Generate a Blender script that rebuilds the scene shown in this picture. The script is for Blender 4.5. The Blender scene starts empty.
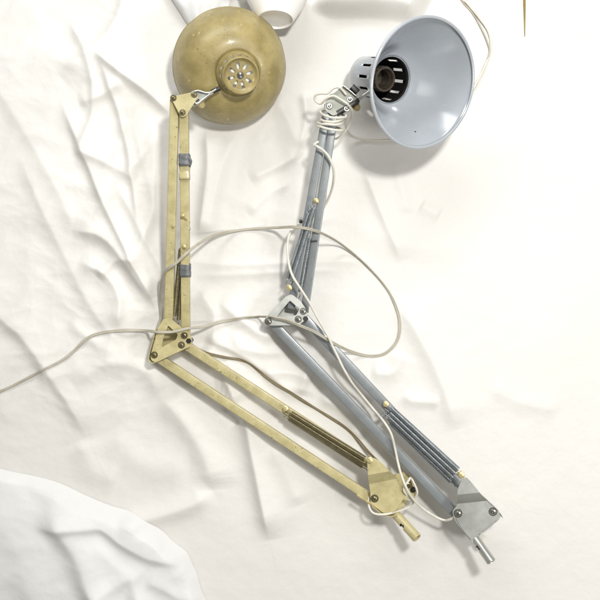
import bpy, bmesh, math, random
import numpy as np
from mathutils import Vector, Matrix, Quaternion
random.seed(4); rng = np.random.default_rng(7)
scene = bpy.context.scene
C = scene.collection
H = 1.35                                   # camera height above the cloth (m)

# ---------------------------------------------------------------- camera, world, lamps, exposure
cd = bpy.data.cameras.new('camera'); cam = bpy.data.objects.new('camera', cd); C.objects.link(cam)
cam.location = (0, 0, H); cam.rotation_euler = (0, 0, 0)
cd.sensor_width = 36; cd.lens = 36 * H; cd.clip_start = 0.05; cd.clip_end = 50
scene.camera = cam
w = bpy.data.worlds.new('World'); scene.world = w; w.use_nodes = True
w.node_tree.nodes['Background'].inputs[0].default_value = (1.0, 0.965, 0.90, 1)
w.node_tree.nodes['Background'].inputs[1].default_value = 0.27
scene.view_settings.view_transform = 'Standard'; scene.view_settings.look = 'None'
scene.view_settings.exposure = 0.03; scene.view_settings.gamma = 1.0

def area(name, loc, target, sx, sy, power, col):
    l = bpy.data.lights.new(name, 'AREA'); l.shape = 'RECTANGLE'; l.size = sx; l.size_y = sy
    l.energy = power; l.color = col
    o = bpy.data.objects.new(name, l); C.objects.link(o); o.location = loc
    o.rotation_euler = (Vector(target) - Vector(loc)).to_track_quat('-Z', 'Y').to_euler()
area('ceiling_lamp', (0.34, 0.50, 1.75), (0.02, -0.1, 0), 0.15, 0.15, 21, (1.0, 0.985, 0.955))
area('window_light', (-0.35, 1.50, 1.10), (0.1, 0.05, 0.08), 1.70, 0.42, 18, (0.98, 0.99, 1.0))
area('second_ceiling_lamp', (1.15, -0.35, 1.55), (0.0, -0.2, 0), 0.35, 0.35, 10.5, (1.0, 0.99, 0.97))
scene.cycles.max_bounces = 8

# ---------------------------------------------------------------- helpers
def P(px, py, z=0.0):
    """point at height z seen at photo pixel (px, py)"""
    k = (H - z) / H / 600.0
    return Vector(((px - 300) * k, (300 - py) * k, z))

def srgb(r, g, b):
    f = lambda c: (c / 255 / 12.92) if c <= 10 else ((c / 255 + 0.055) / 1.055) ** 2.4
    return (f(r), f(g), f(b), 1)

def obj(name, bm, mat, parent=None, smooth=None, mods=True):
    me = bpy.data.meshes.new(name)
    bmesh.ops.recalc_face_normals(bm, faces=bm.faces)
    bm.to_mesh(me); bm.free()
    mats = mat if isinstance(mat, (list, tuple)) else [mat]
    for m in mats: me.materials.append(m)
    me.polygons.foreach_set('use_smooth', [True] * len(me.polygons))
    o = bpy.data.objects.new(name, me); C.objects.link(o)
    if parent:
        o.parent = parent
        if parent.type == 'EMPTY': o.matrix_parent_inverse = Matrix.Translation(-parent.location)
    me.update()
    if smooth is not None:
        me.set_sharp_from_angle(angle=math.radians(smooth))
    return o

def bevel(o, width, seg=2):
    m = o.modifiers.new('bevel', 'BEVEL'); m.width = width; m.segments = seg
    m.limit_method = 'ANGLE'; m.angle_limit = math.radians(35)
    return o

def thing(name, label, cat, loc, group=None):
    o = bpy.data.objects.new(name, None); C.objects.link(o); o.location = loc
    o.empty_display_size = 0.03
    o['label'] = label; o['category'] = cat
    if group: o['group'] = group
    return o

def rounded_rect(w_, h_, r, n=3):
    pts = []
    for cx, cy, a0 in ((w_/2-r, h_/2-r, 0), (-w_/2+r, h_/2-r, 90), (-w_/2+r, -h_/2+r, 180), (w_/2-r, -h_/2+r, 270)):
        for i in range(n + 1):
            a = math.radians(a0 + 90 * i / n)
            pts.append((cx + r * math.cos(a), cy + r * math.sin(a)))
    return pts

def sweep(bm, pts, section, up=Vector((0, 0, 1)), caps=True, twist=None, scale=None, mi=0):
    """sweep a closed 2-D section (x across, y along up) along pts"""
    pts = [Vector(p) for p in pts]; n = len(pts); rings = []
    prev_side = None
    for i, p in enumerate(pts):
        t = (pts[min(i+1, n-1)] - pts[max(i-1, 0)]).normalized()
        side = t.cross(up)
        if side.length < 1e-4: side = prev_side or t.orthogonal()
        side.normalize()
        if prev_side is not None and side.dot(prev_side) < 0 and twist is None: side = -side
        prev_side = side
        u = side.cross(t).normalized()
        a = twist(i / (n - 1)) if twist else 0.0
        s = scale(i / (n - 1)) if scale else 1.0
        ca, sa = math.cos(a) * s, math.sin(a) * s
        rings.append([bm.verts.new(p + side * (x * ca - y * sa) + u * (x * sa + y * ca)) for x, y in section])
    m = len(section)
    for a, b in zip(rings, rings[1:]):
        for j in range(m):
            f = bm.faces.new((a[j], a[(j+1) % m], b[(j+1) % m], b[j])); f.material_index = mi
    if caps:
        bm.faces.new(rings[0][::-1]).material_index = mi; bm.faces.new(rings[-1]).material_index = mi
    return rings

def circle(r, n=12): return [(r * math.cos(2*math.pi*i/n), r * math.sin(2*math.pi*i/n)) for i in range(n)]

def catmull(pts, per=10):
    pts = [Vector(p) for p in pts]
    q = [pts[0] * 2 - pts[1]] + pts + [pts[-1] * 2 - pts[-2]]
    out = []
    for i in range(1, len(q) - 2):
        p0, p1, p2, p3 = q[i-1], q[i], q[i+1], q[i+2]
        for k in range(per):
            t = k / per
            out.append(0.5 * ((2*p1) + (p2-p0)*t + (2*p0-5*p1+4*p2-p3)*t*t + (3*p1-p0-3*p2+p3)*t**3))
    out.append(pts[-1]); return out

def helix(bm, A, B, R, wr, pitch, seg=11, ring=5, mi=0):
    A, B = Vector(A), Vector(B); L = (B - A).length; t = (B - A).normalized()
    s = t.orthogonal().normalized(); u = t.cross(s)
    n = int(L / pitch * seg); prev = None
    for i in range(n + 1):
        a = 2 * math.pi * i / seg; rad = s * math.cos(a) + u * math.sin(a)
        tan = (-s * math.sin(a) + u * math.cos(a)) * R * 2 * math.pi + t * pitch; tan.normalize()
        c = A + t * (L * i / n) + rad * R; nn = tan.cross(rad).normalized()
        r_ = [bm.verts.new(c + (rad * math.cos(b) + nn * math.sin(b)) * wr) for b in (2*math.pi*k/ring for k in range(ring))]
        if prev:
            for k in range(ring): bm.faces.new((prev[k], prev[(k+1) % ring], r_[(k+1) % ring], r_[k])).material_index = mi
        prev = r_

def prism(bm, loops, z0, z1, mi=0):
    """plate between heights z0 and z1; loops are photo-pixel outlines seen at z1, the first outer, the rest holes.
    z0/z1 may be functions of (x, y)"""
    Z1 = z1 if callable(z1) else (lambda x, y: z1)
    th = (z1 - z0) if not callable(z1) else z0
    tops, bots = [], []
    for lp in loops:
        ws = []
        for (a, b) in lp:
            p = P(a, b, 0.05)
            for _ in range(3): p = P(a, b, Z1(p.x, p.y))
            ws.append(p)
        tops.append([bm.verts.new(p) for p in ws]); bots.append([bm.verts.new(p - Vector((0, 0, th))) for p in ws])
    for grp in (tops, bots):
        es = []
        for vs in grp:
            for i in range(len(vs)): es.append(bm.edges.new((vs[i], vs[(i+1) % len(vs)])))
        r = bmesh.ops.triangle_fill(bm, use_beauty=True, use_dissolve=False, edges=es)
        for f in r['geom']:
            if isinstance(f, bmesh.types.BMFace): f.material_index = mi
    for t_, b_ in zip(tops, bots):
        for i in range(len(t_)):
            j = (i+1) % len(t_)
            bm.faces.new((t_[i], t_[j], b_[j], b_[i])).material_index = mi

def bent_plate(bm, poly, a, b, z_up, z_low, th=.0014):
    '''sheet plate with an off-set bend: z_up beyond line a, z_low beyond line b (pixel lines through points, parallel)'''
    tmp = bmesh.new(); tmp.faces.new([tmp.verts.new((x, y, 0)) for x, y in poly])
    (ax, ay), (bx, by) = a, b[0]
    d = Vector((b[1][0]-bx, b[1][1]-by, 0)).normalized(); n = Vector((-d.y, d.x, 0))
    if n.dot(Vector((ax-bx, ay-by, 0))) < 0: n = -n
    span = n.dot(Vector((ax-bx, ay-by, 0)))
    for q in (0, .5, 1):
        bmesh.ops.bisect_plane(tmp, geom=tmp.verts[:]+tmp.edges[:]+tmp.faces[:], plane_co=Vector((bx, by, 0)) + n*span*q, plane_no=n)
    mp = {}
    for v in tmp.verts:
        t = max(0, min(1, n.dot(v.co - Vector((bx, by, 0)))/span)); z = z_low + (z_up-z_low)*t
        p = P(v.co.x, v.co.y, z); mp[v] = (bm.verts.new(p), bm.verts.new(p - Vector((0, 0, th))))
    for f in tmp.faces:
        bm.faces.new([mp[v][0] for v in f.verts]); bm.faces.new([mp[v][1] for v in f.verts][::-1])
    for e in tmp.edges:
        if len(e.link_faces) == 1:
            p, q = e.verts; bm.faces.new((mp[p][0], mp[q][0], mp[q][1], mp[p][1]))
    tmp.free()

def soften(poly, r=2.0, n=4):
    """round the corners of a pixel polygon"""
    out = []; m = len(poly)
    for i in range(m):
        p = Vector(poly[i]); a = Vector(poly[i-1]) - p; b = Vector(poly[(i+1) % m]) - p
        k = min(r, a.length * .45, b.length * .45)
        A = p + a.normalized() * k; B = p + b.normalized() * k
        for j in range(n + 1):
            t = j / n; out.append(tuple((1-t)**2 * A + 2*t*(1-t) * p + t*t * B))
    return out

def lathe(bm, prof, M, seg=96, skip=None, mi=0):
    """prof: [(r, s)], revolved about local Z (s runs along -Z), placed by matrix M. skip(row, col) leaves a hole"""
    rings = []
    for r, s in prof:
        if r < 1e-6: rings.append([bm.verts.new(M @ Vector((0, 0, -s)))])
        else: rings.append([bm.verts.new(M @ Vector((r*math.cos(2*math.pi*k/seg), r*math.sin(2*math.pi*k/seg), -s))) for k in range(seg)])
    for i, (a, b) in enumerate(zip(rings, rings[1:])):
        for k in range(seg):
            if skip and skip(i, k): continue
            k2 = (k+1) % seg
            if len(a) == 1 and len(b) == 1: continue
            if len(a) == 1: f = bm.faces.new((a[0], b[k], b[k2]))
            elif len(b) == 1: f = bm.faces.new((a[k], b[0], a[k2]))
            else: f = bm.faces.new((a[k], b[k], b[k2], a[k2]))
            f.material_index = mi

def frame_from_axis(origin, A, xdir=Vector((1, 0, 0))):
    z = Vector(A).normalized(); x = (xdir - z * xdir.dot(z)).normalized(); y = z.cross(x)
    M = Matrix((x, y, z)).transposed().to_4x4(); M.translation = Vector(origin); return M

# ---------------------------------------------------------------- materials
def nodes(name):
    m = bpy.data.materials.new(name); m.use_nodes = True; nt = m.node_tree
    return m, nt, nt.nodes['Principled BSDF']
def N(nt, t, **kw):
    n = nt.nodes.new(t)
    for k, v in kw.items(): setattr(n, k, v)
    return n
def metal(name, base, rough=0.35, metallic=1.0, dirt=None, dirt_amt=0.4, scale=60, bump=0.05, chips=None, chip_at=0.66, coat=0.0, chip_scale=140, spread=0.12, specks=None):
    m, nt, b = nodes(name); L = nt.links.new
    tc = N(nt, 'ShaderNodeTexCoord')
    n1 = N(nt, 'ShaderNodeTexNoise'); n1.inputs['Scale'].default_value = scale; n1.inputs['Detail'].default_value = 6; n1.inputs['Roughness'].default_value = .65
    L(tc.outputs['Object'], n1.inputs['Vector'])
    r = N(nt, 'ShaderNodeValToRGB'); r.color_ramp.elements[0].position = 0.5 - spread; r.color_ramp.elements[1].position = 0.5 + spread
    r.color_ramp.elements[0].color = (1, 1, 1, 1); r.color_ramp.elements[1].color = (0, 0, 0, 1)
    L(n1.outputs['Fac'], r.inputs['Fac'])
    mul = N(nt, 'ShaderNodeMath', operation='MULTIPLY'); mul.inputs[1].default_value = dirt_amt; L(r.outputs['Color'], mul.inputs[0])
    mix = N(nt, 'ShaderNodeMix', data_type='RGBA'); mix.inputs['A'].default_value = base
    mix.inputs['B'].default_value = dirt or tuple(c * .6 for c in base[:3]) + (1,)
    L(mul.outputs[0], mix.inputs['Factor']); col = mix.outputs['Result']
    if chips:
        n2 = N(nt, 'ShaderNodeTexNoise'); n2.inputs['Scale'].default_value = chip_scale; n2.inputs['Detail'].default_value = 3
        L(tc.outputs['Object'], n2.inputs['Vector'])
        r2 = N(nt, 'ShaderNodeValToRGB'); r2.color_ramp.elements[0].position = chip_at; r2.color_ramp.elements[1].position = chip_at + .03
        L(n2.outputs['Fac'], r2.inputs['Fac'])
        mx = N(nt, 'ShaderNodeMix', data_type='RGBA'); mx.inputs['B'].default_value = chips
        L(r2.outputs['Color'], mx.inputs['Factor']); L(col, mx.inputs['A']); col = mx.outputs['Result']
    if specks:
        n4 = N(nt, 'ShaderNodeTexNoise'); n4.inputs['Scale'].default_value = 330; n4.inputs['Detail'].default_value = 2; L(tc.outputs['Object'], n4.inputs['Vector'])
        n5 = N(nt, 'ShaderNodeTexNoise'); n5.inputs['Scale'].default_value = 28; L(tc.outputs['Object'], n5.inputs['Vector'])
        ad_ = N(nt, 'ShaderNodeMath', operation='MULTIPLY_ADD'); ad_.inputs[1].default_value = .35; L(n5.outputs['Fac'], ad_.inputs[0]); L(n4.outputs['Fac'], ad_.inputs[2])
        r4 = N(nt, 'ShaderNodeValToRGB'); r4.color_ramp.elements[0].position = .88; r4.color_ramp.elements[1].position = .92
        L(ad_.outputs[0], r4.inputs['Fac'])
        m4 = N(nt, 'ShaderNodeMix', data_type='RGBA'); m4.inputs['B'].default_value = specks
        L(r4.outputs['Color'], m4.inputs['Factor']); L(col, m4.inputs['A']); col = m4.outputs['Result']
    L(col, b.inputs['Base Color'])
    b.inputs['Metallic'].default_value = metallic
    mr = N(nt, 'ShaderNodeMapRange'); mr.inputs['To Min'].default_value = rough - .08; mr.inputs['To Max'].default_value = rough + .12
    L(n1.outputs['Fac'], mr.inputs['Value']); L(mr.outputs[0], b.inputs['Roughness'])
    b.inputs['Coat Weight'].default_value = coat; b.inputs['Coat Roughness'].default_value = .15
    bp = N(nt, 'ShaderNodeBump'); bp.inputs['Strength'].default_value = bump; bp.inputs['Distance'].default_value = .001
    L(n1.outputs['Fac'], bp.inputs['Height']); L(bp.outputs[0], b.inputs['Normal'])
    return m

M_SHADE_B = metal('aged_beige_enamel', srgb(168, 153, 102), .40, 0.0, srgb(126, 112, 68), .65, 22, .10, chips=srgb(190, 176, 122), chip_at=.69, chip_scale=90, coat=.12, specks=srgb(78, 64, 36))
M_BEIGE = metal('cream_enamel', srgb(196, 186, 140), .34, 0.0, srgb(152, 140, 94), .45, 45, .05, chips=srgb(96, 84, 52), chip_at=.715, chip_scale=210, coat=.2, specks=srgb(112, 98, 62))
M_BEIGE_IN = metal('white_reflector_enamel', srgb(226, 224, 214), .4, 0.0, None, .1, 40)
M_SHADE_G = metal('grey_blue_enamel', srgb(176, 182, 188), .14, 0.0, srgb(164, 170, 176), .5, 18, .02, coat=1.0, chips=srgb(186, 190, 192), chip_at=.74, chip_scale=130)
M_GREY = metal('grey_blue_painted_steel', srgb(142, 147, 149), .28, 0.35, srgb(124, 129, 130), .22, 50, .04, chips=srgb(84, 90, 96), chip_at=.74, chip_scale=200, coat=.1)
M_GALV = metal('worn_galvanised_steel', srgb(196, 198, 192), .30, 0.75, srgb(164, 166, 160), .25, 40, .01)
M_GALV_DULL = metal('dull_zinc_plate', srgb(176, 178, 168), .55, 0.1, srgb(140, 142, 132), .5, 90, .08)
M_STEEL = metal('polished_steel', srgb(190, 190, 184), .2, 1.0, srgb(130, 128, 120), .4, 120, .03)
M_SPRING = metal('spring_steel', srgb(176, 182, 186), .26, .8, srgb(120, 124, 124), .3, 90, 0)
M_SPRING_B = metal('bronzed_spring_wire', srgb(166, 156, 124), .28, .8, srgb(110, 100, 72), .35, 90, 0)
M_SCREW_B = metal('tarnished_screw', srgb(150, 140, 104), .3, .8, srgb(90, 80, 50), .5, 200, .03)
M_BRASS = metal('pale_brass', srgb(222, 206, 152), .26, .55, srgb(150, 128, 70), .4, 90, .03)
M_BLACK = metal('black_plastic_and_recess', srgb(26, 25, 24), .4, 0.0, srgb(50, 48, 44), .3, 60, .03)  # black parts, also recess shade inside the vents and pin notches
M_WASHER_SLOT = metal('dark_washer_and_slot', srgb(74, 70, 56), .45, .3, None, .3, 90)
M_TAPE = metal('grey_duct_tape', srgb(112, 115, 116), .45, .15, srgb(70, 73, 75), .6, 120, .25)
M_CLEARTAPE = metal('yellowed_clear_tape', srgb(198, 187, 142), .38, 0, srgb(176, 162, 112), .4, 60, .1, coat=.4)
M_CORD = metal('grey_white_flex', srgb(186, 181, 166), .45, 0, srgb(150, 142, 122), .4, 50, .03)
M_CORD2 = metal('white_flex', srgb(226, 222, 210), .42, 0, srgb(190, 184, 166), .4, 50, .03)
M_CORD3 = metal('dull_brown_grey_flex', srgb(122, 110, 82), .45, 0, srgb(104, 92, 64), .5, 50, .03)
M_CLEAR = metal('white_nylon', srgb(235, 232, 222), .3, 0, None, .1, 40, .02)
M_WOOD = metal('golden_brown_wood', srgb(150, 130, 60), .5, 0, srgb(96, 80, 34), .5, 60, .1)
M_CUP = metal('white_plastic', srgb(246, 244, 240), .35, 0, srgb(230, 228, 222), .3, 20, .02)
M_SLOT_WHITE = metal('slot_bright_white', srgb(240, 238, 230), .3, 0, None, .08, 30, .02)

def cloth_mat(name, col, sc=230):
    m, nt, b = nodes(name); L = nt.links.new
    tc = N(nt, 'ShaderNodeTexCoord')
    w1 = N(nt, 'ShaderNodeTexWave', wave_type='BANDS', bands_direction='X'); w2 = N(nt, 'ShaderNodeTexWave', wave_type='BANDS', bands_direction='Y')
    for w_ in (w1, w2):
        w_.inputs['Scale'].default_value = sc; w_.inputs['Distortion'].default_value = 1.5; w_.inputs['Detail'].default_value = 1
        L(tc.outputs['Object'], w_.inputs['Vector'])
    ad = N(nt, 'ShaderNodeMath', operation='ADD'); L(w1.outputs['Fac'], ad.inputs[0]); L(w2.outputs['Fac'], ad.inputs[1])
    n = N(nt, 'ShaderNodeTexNoise'); n.inputs['Scale'].default_value = 34; n.inputs['Detail'].default_value = 7; L(tc.outputs['Object'], n.inputs['Vector'])
    b1 = N(nt, 'ShaderNodeBump'); b1.inputs['Strength'].default_value = .16; b1.inputs['Distance'].default_value = .0004; L(ad.outputs[0], b1.inputs['Height'])
    b2 = N(nt, 'ShaderNodeBump'); b2.inputs['Strength'].default_value = .30; b2.inputs['Distance'].default_value = .005; L(n.outputs['Fac'], b2.inputs['Height'])
    L(b1.outputs[0], b2.inputs['Normal']); L(b2.outputs[0], b.inputs['Normal'])
    mix = N(nt, 'ShaderNodeMix', data_type='RGBA'); mix.inputs['A'].default_value = col; mix.inputs['B'].default_value = tuple(c * .93 for c in col[:3]) + (1,)
    n3 = N(nt, 'ShaderNodeTexNoise'); n3.inputs['Scale'].default_value = 6; L(tc.outputs['Object'], n3.inputs['Vector']); L(n3.outputs['Fac'], mix.inputs['Factor'])
    L(mix.outputs['Result'], b.inputs['Base Color'])
    b.inputs['Roughness'].default_value = .48; b.inputs['Sheen Weight'].default_value = .1; b.inputs['Specular IOR Level'].default_value = .35
    return m
M_CLOTH = cloth_mat('cream_white_cotton', (.785, .768, .728, 1))
M_CLOTH2 = cloth_mat('cool_white_cotton', (.765, .76, .745, 1))

# ---------------------------------------------------------------- the cloth: one height field
def seg_dist(X, Y, poly):
    """signed distance to an open polyline (positive on the right of travel in pixel space) and 0..1 position along it"""
    best = np.full(X.shape, 1e9, np.float32); sg = np.zeros_like(best); tt = np.zeros_like(best)
    Ls = [math.dist(a, b) for a, b in zip(poly, poly[1:])]; T = sum(Ls); acc = 0
    for (x0, y0), (x1, y1), l in zip(poly, poly[1:], Ls):
        dx, dy = (x1-x0)/l, (y1-y0)/l
        s = np.clip((X-x0)*dx + (Y-y0)*dy, 0, l); qx, qy = X-(x0+s*dx), Y-(y0+s*dy)
        d = np.hypot(qx, qy); c = dx*qy - dy*qx
        k = d < best; best = np.where(k, d, best); sg = np.where(k, np.sign(c), sg); tt = np.where(k, (acc+s)/T, tt); acc += l
    return best, sg, tt

def smooth_poly(poly, per=4):
    return [(v.x, v.y) for v in catmull([(a, b, 0) for a, b in poly], per)]

# (polyline px, height mm, width on the right-of-travel side, width on the left side, sharpness, taper)
RIDGES = [
 ([(95,52),(118,72),(150,95),(175,118)], 7, 5, 22, 1.2),
 ([(60,75),(95,52),(120,20),(128,-20)], 5, 16, 7, 1.2),
 ([(80,105),(105,98),(125,85)], 3.5, 5, 10, 1.3),
 ([(103,62),(120,110),(133,165),(142,230)], 5, 4, 14, 1.3),
 ([(75,150),(110,165),(140,182)], 4, 6, 12, 1.3),
 ([(75,230),(105,238),(128,262),(152,300)], 7, 6, 18, 1.2),
 ([(92,228),(115,195),(150,150),(158,128)], 3.5, 8, 8, 1.3),
 ([(80,262),(108,275),(122,300),(120,330)], 5, 9, 6, 1.2),
 ([(100,278),(118,262),(140,262)], 4, 5, 7, 1.2),
 ([(118,182),(140,225),(160,262),(178,300)], 4, 6, 14, 1.3),
 ([(75,385),(110,362),(150,372),(160,400)], 4, 10, 14, 1.6),
 ([(70,320),(100,345),(120,352)], 3, 8, 10, 1.5),
 ([(158,116),(157,165),(154,215),(140,255),(132,290)], 4.0, 9, 6, 1.4),
 ([(207,128),(209,165),(205,205),(200,240)], 6, 5, 12, 1.3),
 ([(240,128),(225,160),(214,205),(210,245)], 4, 14, 8, 1.5),
 ([(275,95),(292,130),(300,160)], 3, 10, 8, 1.5),
 ([(303,90),(306,120),(300,150)], 3.5, 4, 8, 1.4),
 ([(250,180),(275,168),(300,155)], 3, 5, 8, 1.4),
 ([(248,215),(268,195),(292,182)], 2.0, 5, 8, 1.4),
 ([(190,262),(230,265),(290,263),(340,261),(372,262)], 2.2, 7, 4, 1.2),
 ([(190,276),(230,275),(290,272),(345,270)], 1.4, 5, 5, 1.2),
 ([(364,168),(378,205),(392,238),(402,262)], 2.6, 4, 14, 1.3),
 ([(395,160),(402,190),(408,215)], 1.4, 7, 8, 1.6),
 ([(350,225),(385,238),(420,248),(470,250)], 1.2, 12, 10, 1.8),
 ([(200,290),(215,315),(212,345)], 4, 10, 6, 1.4),
 ([(218,300),(245,322),(265,335),(282,332)], 5, 8, 12, 1.4),
 ([(205,338),(235,350),(268,372),(300,400)], 4, 5, 14, 1.3),
 ([(225,352),(238,378),(256,398),(280,415)], 2.5, 4, 6, 1.3),
 ([(236,330),(240,345),(262,352),(290,352)], 3, 6, 9, 1.4),
 ([(200,350),(216,362),(228,382),(238,404)], 6, 5, 12, 1.2),
 ([(214,402),(226,403),(240,412),(247,424),(252,450),(262,500),(270,540)], 9, 7, 20, 1.2),
 ([(222,408),(232,414),(240,424)], -3, 5, 5, 1.4),
 ([(160,392),(188,425),(208,462),(212,490)], 6, 12, 20, 1.6),
 ([(212,490),(190,505),(150,518),(120,525)], 5, 10, 10, 1.6),
 ([(110,432),(140,462),(190,470)], 2.5, 16, 16, 1.9),
 ([(80,440),(95,470),(120,480)], 3, 14, 14, 1.8),
 ([(270,445),(285,470),(300,505)], 2.5, 10, 14, 1.6),
 ([(290,440),(318,462),(345,478)], 2.5, 6, 10, 1.4),
 ([(395,300),(418,335),(440,380),(456,430)], 4, 9, 20, 1.5),
 ([(402,392),(412,400),(440,402)], 2.5, 6, 8, 1.4),
 ([(370,372),(392,372),(402,352)], 3, 8, 10, 1.4),
 ([(318,395),(345,412),(362,440)], 3.5, 6, 8, 1.3),
 ([(330,350),(345,372),(372,402)], 3, 8, 6, 1.3),
 ([(262,372),(290,372),(312,380)], 3, 6, 8, 1.3),
 ([(300,352),(306,372),(300,395)], 3.5, 6, 9, 1.3),
 ([(488,385),(520,402),(560,410)], 1.6, 9, 12, 1.6),
 ([(420,205),(440,216)], 1.6, 7, 7, 1.6),
 ([(62,100),(84,150),(112,215),(150,290),(160,318)], 5.5, 4, 20, 1.2),
 ([(112,40),(128,100),(148,170),(166,240)], 2.2, 6, 18, 1.4),
 ([(20,150),(50,220),(90,300),(128,352)], 3.5, 8, 26, 1.4),
 ([(-20,60),(20,120),(60,190),(86,250)], 3, 9, 26, 1.5),
 ([(70,20),(90,60),(96,110),(80,160)], 4, 5, 18, 1.3),
 ([(130,120),(112,160),(98,205)], 3, 12, 5, 1.3),
 ([(-30,300),(20,330),(70,400),(90,440)], 5, 8, 30, 1.5),
 # top edge: steep fold shaped to shade grey as a shadow band, then gathers
 ([(315,-4),(337,1),(375,1),(405,5),(425,14)], 17, 13, 60, 3.5),
 ([(150,-50),(176,-6),(196,18),(215,45)], 6, 11, 50, 2.6),
 ([(205,-25),(228,-8),(243,-30)], 14, 7, 20, 1.8),
]
RIDGES = [(smooth_poly(p), *rest) for p, *rest in RIDGES]

WAVES = []
for i in range(26):
    a = rng.uniform(0, math.pi); lam = math.exp(rng.uniform(math.log(24), math.log(150)))
    WAVES.append((math.cos(a), math.sin(a), lam, rng.uniform(0, 6.28)))

def ridge_field(X, Y, ridges):
    z = np.zeros_like(X)
    for poly, hmm, wr, wl, p in ridges:
        xs = [q[0] for q in poly]; ys = [q[1] for q in poly]; R = 3.2 * max(wr, wl)
        m = (X > min(xs)-R) & (X < max(xs)+R) & (Y > min(ys)-R) & (Y < max(ys)+R)
        if not m.any(): continue
        d, s, t = seg_dist(X[m], Y[m], poly)
        ww = np.where(s > 0, wr, wl); prof = np.exp(-(np.sqrt(d*d + 3.0) / ww) ** p + (math.sqrt(3.0) / ww) ** p)
        tap = np.clip(np.minimum(t, 1-t) * 5 + .12, 0, 1); tap = tap*tap*(3-2*tap)
        z[m] += hmm * prof * tap
    return z

def cloth_h(x, y):
    """cloth height in metres at world (x, y), numpy arrays"""
    X = np.asarray(300 + 600 * x, np.float32); Y = np.asarray(300 - 600 * y, np.float32)
    wx = X + 7*np.sin(Y/31+1.0) + 4*np.sin(Y/13+X/17); wy = Y + 7*np.sin(X/27+.5) + 4*np.sin(X/11-Y/19)
    z = np.zeros_like(X)
    z += 2.1 * ridge_field(X, Y, RIDGES)
    # crumpling: sharp-folded warped waves, strong at the left, faint at the right
    mask = 0.10 + 0.48/(1+np.exp((X-165)/22)) * 1/(1+np.exp((Y-400)/35)) + .35/(1+np.exp((X-330)/30)) * np.exp(-((Y-350)/75)**2) + .22*np.exp(-((X-240)/60)**2-((Y-190)/70)**2)
    cr = np.zeros_like(z)
    for cx, sx, lam, ph in WAVES:
        v = (wx*cx + wy*sx) / lam * 2*math.pi + ph + 1.3*np.sin((wx*sx - wy*cx)/(lam*2.3) + ph)
        cr += (1 - np.abs(np.sin(v*.5))) ** 1.4 * lam * .018
    z += 1.15 * cr * mask
    z += 1.6*np.sin(X/83+.6)*np.sin(Y/97) + 1.0*np.sin((X+Y)/61)
    return z / 1000.0

Z00 = 0.0
def ch(x, y):
    return float(cloth_h(np.array([x]), np.array([y]))[0])

def build_cloth():
    n = 900
    u = np.linspace(-1, 1, n)
    g = np.where(np.abs(u) < .86, u/.86*.56, np.sign(u)*(.56 + (np.abs(u)-.86)/.14*1.2*((np.abs(u)-.86)/.14)))
    gx, gy = np.meshgrid(g, g, indexing='ij')
    z = cloth_h(gx, gy)
    co = np.stack([gx, gy, z], -1).reshape(-1, 3).astype(np.float32)
    idx = np.arange(n*n).reshape(n, n)
    f = np.stack([idx[:-1, :-1], idx[1:, :-1], idx[1:, 1:], idx[:-1, 1:]], -1).reshape(-1, 4).astype(np.int32)
    me = bpy.data.meshes.new('ground_cloth'); me.vertices.add(len(co)); me.vertices.foreach_set('co', co.ravel())
    me.loops.add(f.size); me.loops.foreach_set('vertex_index', f.ravel())
    me.polygons.add(len(f)); me.polygons.foreach_set('loop_start', np.arange(0, f.size, 4, dtype=np.int32))
    me.polygons.foreach_set('use_smooth', np.ones(len(f), bool)); me.update(calc_edges=True); me.validate()
    me.materials.append(M_CLOTH)
    o = bpy.data.objects.new('ground_cloth', me); C.objects.link(o); o['kind'] = 'structure'
    return o
build_cloth()

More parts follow.
